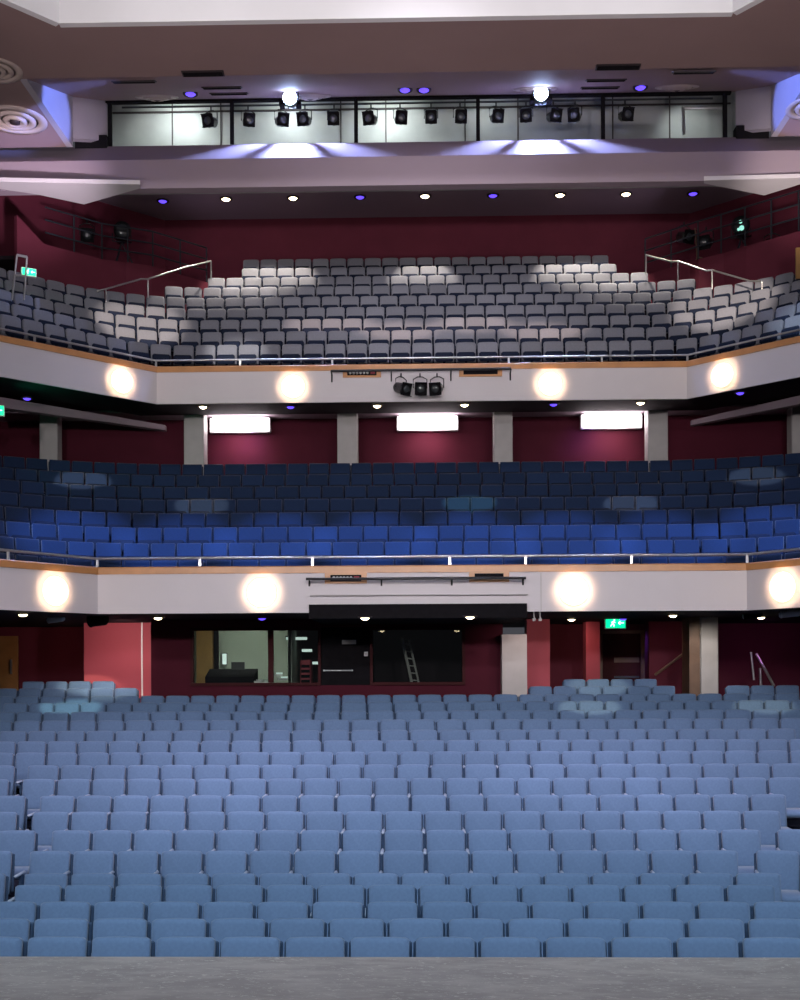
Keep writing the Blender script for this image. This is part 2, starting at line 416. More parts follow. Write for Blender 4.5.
# gallery parapets
def D_side(px, d, T=BAL):
    t = math.tan(T['th']/2)
    for k in range(2000):
        D = T['D0']+d-k*.005; x = abs(W(px, 500, D).x)
        if (x-T['a'])*math.sin(T['th'])+(D-T['D0'])*math.cos(T['th']) <= d: return D
    return D
DG = 4.75
for pts, nm in (([(209, 283, 33.3), (172, 272, 32.3), (152, 266, 31.8), (126, 262, 31.4)]+[(a, b, D_side(a, DG)) for a, b in ((101, 259), (44, 244), (17, 215))], 'left'),
                ([(644, 275, 33.3), (690, 262, 32.3), (699, 259, 31.8), (724, 253, 31.4)]+[(a, b, D_side(a, DG)) for a, b in ((746, 246), (800, 231), (850, 218))], 'right')):
    P = [W(*p) for p in pts]; mb = MB(); hh = 3.2
    for p, q in zip(P, P[1:]):
        n = (q-p); nn = Vector((-n.y, n.x, 0)).normalized()*.15
        if nn.y < 0: nn = -nn
        mb.prism([p, q, (q.x, q.y, q.z-hh), (p.x, p.y, p.z-hh)], nn)
    struct('wall_gallery_'+nm, mb, 'red', 'maroon gallery parapet beside the balcony')
    # gallery floor
    mb = MB(); sx = -1 if nm == 'left' else 1
    zf = P[1].z-.35
    mb.prism([(p.x, p.y+.2, zf) for p in P[:6]]+[(sx*13, P[5].y+.3, zf), (sx*13, 35, zf), (P[0].x, 35, zf)], (0, 0, -.1))
    struct('floor_gallery_'+nm, mb, 'soffit', 'dark floor of the lighting gallery')

# ------------------------------------------------------------------ circle level rear
struct('ceiling_circle', MB().box((0, 30.15, CZ+6.47), (26, 2.0, .05)), 'lilac', 'strip of ceiling over the rear of the circle')
struct('wall_circle_rear', MB().box((0, 30.2, CZ+5.14), (26, .2, 2.6)), 'red_dark', 'maroon wall behind the circle')  # same maroon, with the shade put into a darker colour
for i, (a, b) in enumerate(((183, 203), (337, 357), (494, 513), (649, 669))):
    pa, pb = W(a, 440, 28.9), W(b, 440, 28.9)
    o = struct('column', MB().box(((pa.x+pb.x)/2, 29.25, CZ+5.15), (pb.x-pa.x, .5, 2.56), bev=.02), 'column', 'grey plaster column at the rear of the circle')
pa, pb = W(38, 440, 29.0), W(56, 440, 29.0)
struct('column', MB().box(((pa.x+pb.x)/2, 29.3, CZ+5.15), (pb.x-pa.x, .4, 2.56), bev=.02), 'column', 'grey column at the side of the circle')
pa, pb = W(793, 440, 29.0), W(812, 440, 29.0)
struct('column', MB().box(((pa.x+pb.x)/2, 29.3, CZ+5.15), (pb.x-pa.x, .4, 2.56), bev=.02), 'column', 'grey column at the side of the circle')
# sloping downstand beams
for q in (((165, 425, 29.9), (165, 430, 29.9), (-30, 403, 26.0), (-30, 392, 26.0)), ((692, 420, 29.9), (692, 425, 29.9), (850, 394, 26.2), (850, 384, 26.2))):
    P = [W(*p) for p in q]
    struct('beam_circle', MB().prism(P, (0, .3, 0)), 'lilac', 'pale sloping beam under the balcony')

# ------------------------------------------------------------------ stalls level rear
zb = CZ+.955
def wallbox(px0, px1, D, ztop, zbot, m, name, th=.15, label=None):
    a, b = W(px0, 660, D), W(px1, 660, D)
    return struct(name, MB().box(((a.x+b.x)/2, D+th/2, (ztop+zbot)/2), (b.x-a.x, th, ztop-zbot)), m, label or name.replace('_', ' '))
zf = FL[17]
DBT = 24.35
# booth wall with openings: 151..502
def zpx(py, D): return CZ+(664-py)/F*D
wt, wb = zpx(627, DBT), zpx(685, DBT)
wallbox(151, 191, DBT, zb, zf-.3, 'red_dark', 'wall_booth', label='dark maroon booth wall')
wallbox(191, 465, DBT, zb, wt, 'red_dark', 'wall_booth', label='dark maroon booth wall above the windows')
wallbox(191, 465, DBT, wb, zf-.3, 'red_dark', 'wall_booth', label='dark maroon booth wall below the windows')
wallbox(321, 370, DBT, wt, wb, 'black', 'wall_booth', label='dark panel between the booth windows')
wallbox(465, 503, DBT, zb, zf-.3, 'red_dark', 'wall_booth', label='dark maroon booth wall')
# window frames and panes
for n, (a, b, mid) in enumerate(((191, 321, 271), (370, 465, None))):
    A, B = W(a, 650, DBT), W(b, 650, DBT); x0, x1 = A.x, B.x
    mb = MB()
    for z in (wt-.03, wb+.03): mb.box(((x0+x1)/2, DBT-.01, z), (x1-x0, .12, .06))
    for x in (x0+.03, x1-.03): mb.box((x, DBT-.01, (wt+wb)/2), (.06, .12, wt-wb-.13))
    if mid: mb.box((W(mid, 650, DBT).x, DBT-.01, (wt+wb)/2), (.11, .12, wt-wb-.13))
    o = struct('window_%d' % (n+2), mb, 'door', 'dark framed booth window')
    g = MB().box(((x0+x1)/2, DBT+.03, (wt+wb)/2), (x1-x0-.13, .012, wt-wb-.13)).obj('pane', 'glass', o)
# booth rooms
def room(px0, px1, D1, m, name):
    A, B = W(px0, 650, DBT), W(px1, 650, DBT); x0, x1 = A.x, B.x; y0 = DBT+.16
    mb = MB().box(((x0+x1)/2, D1, (zb+zf)/2-.1), (x1-x0, .1, zb-zf+.4)).box(((x0+x1)/2, (y0+D1)/2, zb-.02), (x1-x0, D1-y0, .04))
    mb.box((x0-.03, (y0+D1)/2, (zb+zf)/2), (.06, D1-y0, zb-zf+.3)).box((x1+.03, (y0+D1)/2, (zb+zf)/2), (.06, D1-y0, zb-zf+.3))
    mb.box(((x0+x1)/2, (y0+D1)/2, zf-.1), (x1-x0, D1-y0, .04))
    struct(name, mb, m, 'booth room interior')
room(160, 288, 27.2, 'boothwall', 'wall_booth_room')
room(290, 322, 26.4, 'soffit', 'wall_booth_room')
room(369, 468, 27.0, 'soffit', 'wall_booth_room')
# black protruding box
a, b = W(309, 604, 21.1), W(527, 604, 21.1)
struct('ceiling_lip', MB().box(((a.x+b.x)/2, (21.08+DBT)/2, (zpx(604, 21.08)+CZ+.84)/2), (b.x-a.x, DBT-21.08, zpx(604, 21.08)-CZ-.84)), 'black', 'black dropped soffit in front of the booth')
# pilasters and deeper recess
wallbox(84, 152, 25.7, zb, FL[17]-.3, 'pink', 'wall_pilaster', .7, 'brick red panelled pilaster beside the booth')
struct('trim_5', MB().box((W(142, 650, 25.68).x, 25.68, (zb+zf)/2), (.03, .03, zb-zf)), 'white', 'pale corner strip on the red pilaster')
wallbox(502, 527, 23.9, zb-.35, FL[17]-.3, 'column', 'wall_pilaster', .6, 'pale grey pilaster beside the booth')
wallbox(527, 550, 24.9, zb, FL[17]-.3, 'pink', 'wall_pilaster', .6, 'brick red pilaster beside the pale one')
wallbox(-120, 88, 28.2, zb, FL[19]-.3, 'red', 'wall_stalls_rear', label='maroon wall behind the stalls')
wallbox(545, 960, 28.2, zb, FL[19]-.3, 'red', 'wall_stalls_rear', label='maroon wall behind the stalls')
wallbox(586, 600, 26.6, zb, FL[19]-.3, 'pink', 'wall_pilaster', .5, 'red pilaster beside the exit door')
wallbox(649, 690, 26.6, zb, FL[19]-.3, 'red', 'wall_pilaster', .5, 'maroon wall panel behind the stair rail')
a = W(695, 650, 24.6); b = W(720, 650, 24.6)
struct('column', MB().box(((a.x+b.x)/2+.05, 25.0, (zb+FL[18])/2-.1), (b.x-a.x-.15, .75, zb-FL[18]+.3), bev=.02), 'column', 'pale column in the rear stalls')
struct('trim_6', MB().box((a.x-.02, 24.9, (zb+FL[18])/2-.1), (.22, .7, zb-FL[18]+.3)), 'brown', 'brown clad side of the pale column')
# exit door
D = 27.9
a, b = W(603, 640, D), W(641, 640, D)
dr = struct('door_1', MB().box(((a.x+b.x)/2, D+.1, (zpx(634, D)+FL[19])/2), (b.x-a.x, .06, zpx(634, D)-FL[19])), 'door', 'dark timber door under the exit sign')
MB().box(((a.x+b.x)/2+.12, D+.05, zpx(661, D)), (.6, .03, .12)).obj('push_plate', 'brown', dr)
MB().box(((a.x+b.x)/2+.12, D+.05, zpx(678, D)), (.6, .03, .05)).obj('push_bar', 'iron', dr)
struct('trim_7', MB().box((a.x-.06, D+.08, (zpx(634, D)+FL[19])/2), (.1, .12, zpx(632, D)-FL[19])).box((b.x+.06, D+.08, (zpx(634, D)+FL[19])/2), (.1, .12, zpx(632, D)-FL[19])).box(((a.x+b.x)/2, D+.08, zpx(633, D)), (b.x-a.x+.22, .12, .08)), 'brown', 'timber door surround')
D = 27.6
a, b = W(-20, 640, D), W(18, 640, D)
dr = struct('door_2', MB().box(((a.x+b.x)/2, D, (zpx(634, D)+FL[19])/2), (b.x-a.x, .06, zpx(634, D)-FL[19])), 'ochre', 'ochre timber door at the side of the stalls')
MB().box((b.x-.15, D-.06, zpx(665, D)), (.04, .04, .35)).obj('door_handle', 'rail', dr)
a, b = W(196, 640, 27.05), W(214, 640, 27.05)
dr = struct('door_3', MB().box(((a.x+b.x)/2, 27.1, (zpx(629, 27)+zf)/2), (b.x-a.x, .06, zpx(629, 27)-zf)), 'ochre', 'ochre timber door inside the booth')
a, b = W(214, 640, 27.0), W(218, 640, 27.0)
struct('trim_8', MB().box(((a.x+b.x)/2, 27.05, (zpx(629, 27)+zf)/2), (b.x-a.x, .12, zpx(629, 27)-zf)), 'black', 'black door frame inside the booth')
# ochre door at the far side of the balcony
a = W(797, 262, 28.0)
struct('door_4', MB().box((a.x+.4, 28.1, a.z), (.8, .06, .75)), 'ochre', 'ochre door at the side of the balcony')

# ------------------------------------------------------------------ seats
def cushion(w, h, t, r=.05, arch=.012, bulge=.02, nx=8, nz=6):
    """upholstered panel, front towards -Y, base centre at the origin"""
    mb = MB(); vs = []; fs = []
    def edge(u):   # top height profile
        return h+arch*(1-u*u)-max(0, abs(u)-(1-2*r/w))**2/((2*r/w)**2)*r*.9
    rings = []
    for layer, (inset, y) in enumerate(((.016, t), (0, t*.75), (0, t*.25), (.012, 0), (.05, -bulge*.6))):
        ring = []
        n = 10
        xs = [-1+2*i/n for i in range(n+1)]
        xs = [math.copysign(1-(1-abs(x))**1.35, x) for x in xs]
        for x in xs: ring.append((x*(w/2-inset), y, edge(x)-inset))
        for x in reversed(xs[1:-1]): ring.append((x*(w/2-inset), y, inset+.0*abs(x)))
        ring.append((-(w/2-inset), y, inset)); ring.insert(n+1, ((w/2-inset), y, inset))
        rings.append(ring)
    n = len(rings[0])
    for i in range(len(rings)-1):
        for k in range(n): fs.append((i*n+k, i*n+(k+1) % n, (i+1)*n+(k+1) % n, (i+1)*n+k))
    vs = [p for r_ in rings for p in r_]
    fs.append(tuple(range(n)))
    # front cap fan to a raised centre
    vs.append((0, -bulge, h/2)); c = len(vs)-1; o = (len(rings)-1)*n
    for k in range(n): fs.append((o+k, o+(k+1) % n, c))
    mb.add(vs, fs, True); return mb
def place(mb, loc, rx=0):
    R = Matrix.Rotation(rx, 3, 'X')
    mb.v = [tuple(R @ Vector(v)+Vector(loc)) for v in mb.v]; return mb
def stalls_proto():
    root = empty('stalls_chair', (0, 0, 0), 'x', 'seat')
    a = place(cushion(.468, .50, .075, .018, .010, .016), (0, 0, .385), -.17).obj('backrest', 'stalls_fabric', root)
    mb = MB().box((0, -.25, .41), (.455, .44, .10), bev=.035); mb.sm = [True]*len(mb.f)
    b = mb.obj('seat_pad', 'stalls_fabric', root)
    mb = MB().box((-.26, -.17, .655), (.042, .32, .035), bev=.014); mb.sm = [True]*len(mb.f)
    c = mb.obj('armrest', 'armpad', root)
    mb = MB().box((-.26, -.12, .32), (.03, .10, .63)).box((-.26, -.12, .01), (.04, .3, .02))
    mb.box((0, .146, .61), (.512, .025, .45), Matrix.Rotation(-.17, 3, 'X'), bev=.012)  # wide dark panel added to fill the seat gaps with shade
    d = mb.obj('leg_and_gap_panel', 'leg_and_gap_shade', root)
    reg(root, a, b, c, d); return root
def circle_proto():
    root = empty('circle_chair', (0, 0, 0), 'x', 'seat')
    a = place(cushion(.478, .46, .06, .008, .0, .006), (0, 0, .40), -.14).obj('backrest', 'circle_fabric', root)
    mb = MB().box((0, .125, .60), (.51, .02, .44), Matrix.Rotation(-.14, 3, 'X'), bev=.008)  # dark backing added as shade between neighbouring backs
    mb.box((0, -.12, .45), (.44, .09, .25), Matrix.Rotation(-.2, 3, 'X'), bev=.03)
    mb.box((0, .02, .2), (.06, .08, .4)).box((0, -.03, .01), (.3, .25, .02))
    b = mb.obj('folded_seat', 'seat_pad', root)
    reg(root, a, b); return root
def balcony_proto():
    root = empty('balcony_chair', (0, 0, 0), 'x', 'seat')
    a = place(cushion(.475, .48, .07, .04, .014, .016), (0, 0, .38), -.14).obj('backrest', 'balcony_fabric', root)
    mb = MB().box((0, .135, .60), (.505, .02, .42), Matrix.Rotation(-.14, 3, 'X'), bev=.012)  # dark backing added as shade in the gaps
    mb.box((0, -.13, .46), (.43, .09, .24), Matrix.Rotation(-.2, 3, 'X'), bev=.04)
    mb.box((0, .02, .19), (.06, .08, .38)).box((0, -.03, .01), (.3, .25, .02))
    b = mb.obj('folded_seat', 'seat_pad', root)
    reg(root, a, b); return root

BND = [(280, None), (265, None), (308.2, None), (313.8, None), (303.1, None), (290.8, None), (297.8, None), (303.7, None),
       (297, None), (301.7, None), (293.6, None), (301.3, None), (290.8, None), (290.2, None), (293.3, None), (285.2, None),
       (288, None), (290, None), (16, None), (20, None)]
proto = stalls_proto(); used = False
PITCH = .521
rear_mb = MB(); REARM = []
n_ind = 0
for i in range(20):
    D = D_ST[i]; z = FL[i]
    x0 = W(BND[i][0], 700, D).x
    # central block limits (world x) and gap
    slots = []
    if i <= 1: lim = None
    else:
        lim = {2: (None, None), 3: (20, 776), 4: (10, 776), 5: (27, 742), 6: (32, 784), 7: (27, 783), 8: (25, 806), 9: (22, 812), 10: (12, 820)}.get(i)
        if lim == (None, None): lim = None
    for k in range(-40, 60):
        xc = x0+PITCH*(k+.5)
        shift = 0; rz = 0; yb = 0
        if lim:
            xl = W(lim[0], 700, D).x; xr = W(lim[1], 700, D).x
            if xc < xl: shift = -.16; rz = .14; yb = -.03*(xl-xc)
            if xc > xr: shift = .16; rz = -.14; yb = -.03*(xc-xr)
        x = xc+shift
        px = PX((x, D+yb, z+.7))[0]; half = F*.25/D
        if px < -half*.9 or px > 800+half*.9: continue
        if i == 18 and not (px < 130 or 536 < px < 686 or px > 722): continue
        if i == 19 and not (18 < px < 113 or 560 < px < 657): continue
        if i == 17 and 690 < px < 716 and False: continue
        slots.append((x, D+yb, rz, px))
    slots.sort()
    for j, (x, y, rz, px) in enumerate(slots):
        if i <= 13:
            o = proto if not used else copy_tree(proto); used = True
            o.location = (x, y, z); o.rotation_euler = (0, 0, rz)
            tag(o, 'blue upholstered stalls seat, %s row from the stage, %s from the left edge' % (ordn(i) if i else 'front', ordn(j)), 'seat', 'blue upholstered seats in the stalls')
            n_ind += 1
        else:
            for ch in KIDS[proto.name]:
                me = ch.data; Rz = Matrix.Rotation(rz, 3, 'Z')
                rear_mb.add([Rz @ v.co+Vector((x, y, z)) for v in me.vertices], [tuple(p.vertices) for p in me.polygons], True)
                REARM += [1 if ch is KIDS[proto.name][3] else 0]*len(me.polygons)
o = rear_mb.obj('rear_stalls_seats', 'stalls_fabric'); o.data.materials.append(M['leg_and_gap_shade']); o.data.polygons.foreach_set('material_index', REARM)
tag(o, 'rear rows of blue stalls seats in front of the control booth', 'seats', None, 'stuff')

def tier_rows(T, ds, tops, proto, name, adj, where, group, phase, limits=None, pitch=.52):
    first = True; n = 0
    for i, (d, top) in enumerate(zip(ds, tops)):
        z = top-.86
        slots = []
        for k in range(-60, 61):
            s = (k+phase[i])*pitch
            x, y, rz = row_point(T['a'], T['D0'], T['th'], d, s)
            if y < 12: continue
            px = PX((x, y, z+.7))[0]; half = F*.25/y
            if px < -half*.8 or px > 800+half*.8: continue
            if limits and i in limits and not (limits[i][0] < px < limits[i][1]): continue
            slots.append((x, y, rz))
        slots.sort()
        for j, (x, y, rz) in enumerate(slots):
            o = proto if first else copy_tree(proto); first = False
            o.location = (x, y, z); o.rotation_euler = (0, 0, rz)
            tag(o, '%s seat, %s row behind the %s, %s from the left' % (adj, ordn(i), where, ordn(j)), 'seat', group); n += 1
    return n
def ph(px, d, T, top):   # phase from a measured gap position
    p = W(px, 500, T['D0']+d); return ((p.x/.52) % 1)+.5
cb = [260+v/2.857 for v in (150, 130, 222, 258, 265, 305, 382-61, 320)]
cph = [ph(b, d, CIR, 0) for b, d in zip(cb, DC)]
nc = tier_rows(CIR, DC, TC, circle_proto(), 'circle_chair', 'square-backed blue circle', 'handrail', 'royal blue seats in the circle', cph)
bb = [260+v/2.857 for v in (310, 315, 295, 303, 287, 322, 375-53, 305, 300)]
bph = [ph(b, d, BAL, 0) for b, d in zip(bb, DB)]
nb = tier_rows(BAL, DB, TB, balcony_proto(), 'balcony_chair', 'rounded grey-blue balcony', 'handrail', 'grey-blue seats in the balcony', bph,
               {5: (165, 692), 6: (207, 648), 7: (240, 617), 8: (243, 612)})
print('SEATS', n_ind, nc, nb)

# ------------------------------------------------------------------ fittings
def spot(loc, tgt, energy, size, col=(1, 1, 1), blend=.6, r=.15):  # bare spot light, used for real lamps and added fill alike
    ld = bpy.data.lights.new('lamp', 'SPOT'); ld.energy = energy; ld.spot_size = math.radians(size); ld.spot_blend = blend
    ld.color = col; ld.shadow_soft_size = r
    o = bpy.data.objects.new('spot_lamp', ld); C.objects.link(o); o.location = loc
    o.rotation_euler = (Vector(tgt)-Vector(loc)).to_track_quat('-Z', 'Y').to_euler(); return o
def side_word(px): return 'left' if px < 300 else ('right' if px > 520 else 'middle')
# downlights
def downlight(p, col, label, r=.085):
    root = empty('downlight', p, label, 'ceiling light', 'recessed %s downlights' % ('blue' if col == 'bluelamp' else 'warm'))
    MB().lathe((0, 0, 0), [(r*1.5, .01), (r*1.5, -.012), (r*1.05, -.02), (r*1.05, -.004)], n=20).obj('trim_ring', 'vent', root)
    MB().lathe((0, 0, 0), [(r, -.012), (r*.7, -.04), (r*.3, -.055)], n=20).obj('lamp', col, root)
for n, px in enumerate((226, 293, 425, 560, 626)):
    downlight(WH(px, (199, 198, 196, 195, 194)[n], 13.70), 'warm', 'warm downlight in the dark balcony ceiling, %s from the left' % ordn(n), .12)
for n, (px, py) in enumerate(((157, 189.5), (162.7, 201), (360, 197), (493, 195.5), (693, 193.5), (698, 181.5))):
    downlight(WH(px, py, 13.70), 'bluelamp', 'blue downlight in the dark balcony ceiling, %s from the left' % ordn(n), .12)
def slopeH(px, py):
    # hit the sloped centre ceiling: z = 12.6+(y-24.5)*(1.65/4.4)
    d = ray(px, py); k = 1.65/4.4; t = (12.6-24.5*k)/(d.z-k*d.y); return Vector((CX+t*d.x, t*d.y, CZ+t*d.z))
for n, (px, py) in enumerate(((190.5, 92.5), (405, 88.5), (424, 88.5), (640.5, 86))):
    downlight(slopeH(px, py)-Vector((0, 0, .03)), 'bluelamp', 'blue downlight in the mauve ceiling above the lighting slot, %s from the left' % ordn(n), .12)
def under_bal(px, py):
    best = None
    for D in [26.7+.02*i for i in range(110)]:
        p = W(px, py, D); h = p.z-CZ; s = 6.08+(D-26.66)*(.25/2.24)
        if h >= s: return Vector((p.x, p.y, CZ+s-.01))
    return W(px, py, 28)
for n, (px, py, c) in enumerate(((203, 406, 'warm'), (290.5, 406, 'bluelamp'), (377, 405, 'warm'), (464.5, 404, 'warm'), (553.5, 403.5, 'bluelamp'), (640.5, 402, 'warm'))):
    downlight(under_bal(px, py), c, '%s downlight under the balcony front, %s from the left' % ('blue' if c == 'bluelamp' else 'warm', ordn(n)), .09)
for n, (px, py, c) in enumerate(((27, 398, 'bluelamp'), (740, 392.5, 'bluelamp'))):
    p = WH(px, py, 6.12); downlight(p, c, 'blue downlight under the %s wing of the balcony' % side_word(px), .09)
for n, (px, py, c, h) in enumerate(((23, 613.5, 'warm', .955), (52, 619, 'warm', .955), (158, 617, 'warm', .955), (220, 620.5, 'warm', .955), (262, 617.5, 'bluelamp', .955), (365, 617, 'warm', .84), (470, 616, 'warm', .84),
                                    (571.5, 618.5, 'warm', .955), (623+50, 614.5, 'warm', .955), (671-48, 618, 'bluelamp', .955), (761, 616.5, 'warm', .955))):
    downlight(WH(px, py, h)-Vector((0, 0, .002)), c, '%s downlight under the circle, %s in the row from the left' % ('blue' if c == 'bluelamp' else 'warm', ordn(n)), .085)

# bowl sconces on the tier fronts
def sconce(T, px, z, r, label, group):
    # find the point on the front line
    best = None
    for s in [-9+.01*i for i in range(1800)]:
        t = T['a']
        if abs(s) <= t: x, y, ang = s, T['D0'], 0
        else:
            e = abs(s)-t; x = math.copysign(t+e*math.cos(T['th']), s); y = T['D0']-e*math.sin(T['th']); ang = -math.copysign(T['th'], s)
        q = abs(PX((x, y, z))[0]-px)
        if best is None or q < best[0]: best = (q, x, y, ang)
    _, x, y, ang = best
    root = empty('wall_light', (x, y, z), label, 'wall light', group, ang)
    MB().lathe((0, 0, 0), [(r*.8, -.002), (r*.8, -.03), (r*.7, -.035), (r*.6, -.03)], (0, 1, 0), 28).obj('rim', 'rail', root)
    MB().lathe((0, 0, 0), [(r, -.03), (r*.93, -.075), (r*.75, -.115), (r*.45, -.14), (r*.15, -.15)], (0, 1, 0), 28).obj('glass_bowl', 'sconce', root)
    n = Vector((math.sin(ang), -math.cos(ang), 0))
    for dx, dz in ((-.0, .0),):
        ld = bpy.data.lights.new('sconce lamp', 'SPOT'); ld.energy = 60; ld.color = (1, .66, .42); ld.shadow_soft_size = .05
        ld.spot_size = math.radians(92); ld.spot_blend = 1
        lo = bpy.data.objects.new('sconce_lamp', ld); C.objects.link(lo); lo.parent = root
        lo.location = (0, -.50, 0); lo.rotation_euler = (PI/2, 0, 0)
for n, px in enumerate((121, 293, 550, 723)):
    sconce(BAL, px, CZ+6.44, .27, 'round glowing glass wall light on the balcony front, %s from the left' % ordn(n), 'glowing wall lights on the balcony front')
for n, px in enumerate((54, 262, 574, 784)):
    sconce(CIR, px, CZ+1.33, .27, 'round glowing glass wall light on the circle front, %s from the left' % ordn(n), 'glowing wall lights on the circle front')

# fluorescent boxes
for n, (a, b, y0, y1) in enumerate(((210, 268, 413, 431), (398, 457, 411, 429), (583, 642, 409, 427))):
    D = 29.6; A, B = W(a, y0, D), W(b, y1, D)
    c = Vector(((A.x+B.x)/2, D+.1, (A.z+B.z)/2-.045)); w = B.x-A.x; h = .34
    root = empty('fluorescent_light', c, 'glowing white fluorescent light on the maroon wall, %s from the left' % ordn(n), 'fluorescent light', 'fluorescent lights behind the circle')
    MB().box((0, .12, 0), (w+.08, .16, h+.05), bev=.02).obj('housing', 'white', root)
    MB().box((0, -.02, 0), (w, .12, h), bev=.05).obj('diffuser', 'fluor', root)
    spot(c+Vector((0, -.35, -.22)), c+Vector((0, .5, -.75)), 60, 140, (1, .72, .82), 1, .08)

# round ceiling diffusers and vents
def round_diffuser(p, r, label, nrm=(0, 0, 1)):
    root = empty('round_diffuser', p, label, 'air diffuser', 'round ceiling diffusers')
    for a, (r0, r1, z) in enumerate(((1, .72, -.03), (.66, .45, -.06), (.38, .2, -.09))):
        MB().lathe((0, 0, 0), [(r*r0, 0), (r*r0, z*.5), (r*(r0+r1)/2, z), (r*r1, z*.6), (r*r1, 0)], nrm, 32).obj('ring', 'diffuser', root)
    MB().lathe((0, 0, 0), [(r*.16, 0), (r*.16, -.08), (r*.05, -.10)], nrm, 20).obj('core', 'vent', root)
round_diffuser(WH(15, 120, H1), .72, 'large round ceiling diffuser at the left end of the lilac beam')
round_diffuser(WH(-4, 70, H1), .55, 'smaller round ceiling diffuser in front of the large left one')
round_diffuser(WH(814, 107, H1), .62, 'large round ceiling diffuser beyond the right blue reveal')
sn = Vector((0, -1.65, 4.4)).normalized()
for n, px in enumerate((157, 310, 535, 677)):
    round_diffuser(slopeH(px, (97, 96, 89, 87)[n]), .52, 'round diffuser just above the lighting slot, %s from the left' % ordn(n), sn)
for n, (px, py, w) in enumerate(((134, 81, 44), (203, 73, 42), (222, 87, 40), (229, 93, 38), (618, 66.5, 44), (694, 71.5, 42), (606, 79.5, 40), (600, 87, 38))):
    p = slopeH(px, py) if py > 72 else WH(px, py, H1)
    if py <= 73: p = WH(px, py, H1) if p.y < 24.6 else p
    ww = w/F*p.y
    root = empty('slot_vent', p, '%s dark slot vent in the %s group on the mauve ceiling' % (('nearer outer', 'front', 'middle', 'rearmost', 'front', 'outer', 'middle', 'rearmost')[n], side_word(px)), 'vent', 'slot vents in the ceiling')
    Rr = Matrix.Rotation(math.atan(1.65/4.4) if p.y > 24.5 else 0, 3, 'X')
    MB().box((0, 0, -.01), (ww, .22, .03), Rr).obj('frame', 'vent', root)
    mb = MB()
    for q in (-.06, 0, .06): mb.box(Rr @ Vector((0, q, -.035)), (ww-.06, .02, .02), Rr)
    mb.obj('slats', 'black', root)

# ------------------------------------------------------------------ stage lanterns
def lantern_proto(name, size=1.0, m='satin_black'):
    s = size; root = empty(name, (0, 0, 0), 'x', 'stage light')
    a = MB().lathe((0, 0, -.32*s), [(.10*s, .20*s), (.125*s, .16*s), (.13*s, -.10*s), (.15*s, -.12*s), (.15*s, -.17*s)], (0, 1, .35), 16).obj('body', m, root)
    mb = MB().tube([(-.17*s, 0, -.32*s), (-.17*s, 0, -.10*s), (-.06*s, 0, -.04*s), (.06*s, 0, -.04*s), (.17*s, 0, -.10*s), (.17*s, 0, -.32*s)], .014*s, 6)
    mb.tube([(0, 0, -.04*s), (0, 0, .05*s)], .02*s, 6)
    b = mb.obj('yoke', m, root)
    R = Matrix.Rotation(.33, 3, 'X')
    mb = MB().box(R @ Vector((0, -.22*s, 0))+Vector((0, 0, -.31*s)), (.30*s, .02*s, .30*s), R)
    mb.box(R @ Vector((0, -.26*s, .15*s))+Vector((0, 0, -.31*s)), (.26*s, .13*s, .012*s), R).box(R @ Vector((0, -.26*s, -.15*s))+Vector((0, 0, -.31*s)), (.26*s, .13*s, .012*s), R)
    c = mb.obj('barn_doors', 'black', root)
    d = MB().lathe(R @ Vector((0, -.235*s, 0))+Vector((0, 0, -.31*s)), [(.10*s, 0), (.10*s, -.01*s), (.05*s, -.03*s)], R @ Vector((0, 1, 0)), 16).obj('lens', 'lens', root)
    d.parent = a; reg(root, a, b, c); reg(a, d); return root
lp = lantern_proto('stage_lantern', 1.0); first = True
DL = 29.15
barz = W(400, 104, DL).z
for n, px in enumerate((211, 248, 281, 305, 334, 371, 400, 431, 460, 496, 526, 553, 575, 625)):
    o = lp if first else copy_tree(lp); first = False
    p = W(px, 110, DL); o.location = (p.x, DL, barz-.06); o.rotation_euler = (0, 0, (-.25, .3, .4, -.2, 0, -.3, .2, 0, .1, .2, -.1, .3, -.3, .2)[n])
    tag(o, 'black stage lantern hanging in the lighting slot, %s from the left' % ordn(n), 'stage light', 'stage lanterns hung in the lighting slot')
tag(MB().tube([(xs[0]+.2, DL, barz+.02), (xs[-1]-.2, DL, barz+.02)], .025, 8).obj('lighting_bar', 'iron'), 'dark horizontal bar carrying the lanterns across the lighting slot', 'lighting bar')
root = empty('lighting_pipe', (0, 0, 0), 'short pale scaffold pipes at the right end of the lighting slot', 'pipe')
A = W(683, 108, 29.4); B = W(722, 108, 29.4); Cc = W(684, 134, 29.4)
MB().tube([A, B], .04, 8).obj('pipe', 'rail', root); MB().tube([A, Cc], .04, 8).obj('pipe', 'rail', root)
for n, (px, py) in enumerate(((290, 98), (541, 94))):
    p = W(px, py, 27.45)
    root = empty('profile_spotlight', p, '%s blazing cold blue spotlight at the top of the lighting slot' % ('left' if n == 0 else 'right'), 'spotlight', 'blazing cold spotlights')
    MB().lathe((0, 0, 0), [(.09, .34), (.14, .30), (.15, .02), (.17, 0), (.17, -.03)], (0, 1, .15), 18).obj('body', 'satin_black', root)
    MB().lathe((0, 0, 0), [(.165, -.035), (.14, -.07), (.06, -.09)], (0, 1, .15), 18).obj('lens', 'coldlamp', root)
    MB().tube([(-.19, .1, 0), (-.19, .1, .18), (.19, .1, .18), (.19, .1, 0)], .014, 6).obj('yoke', 'satin_black', root)
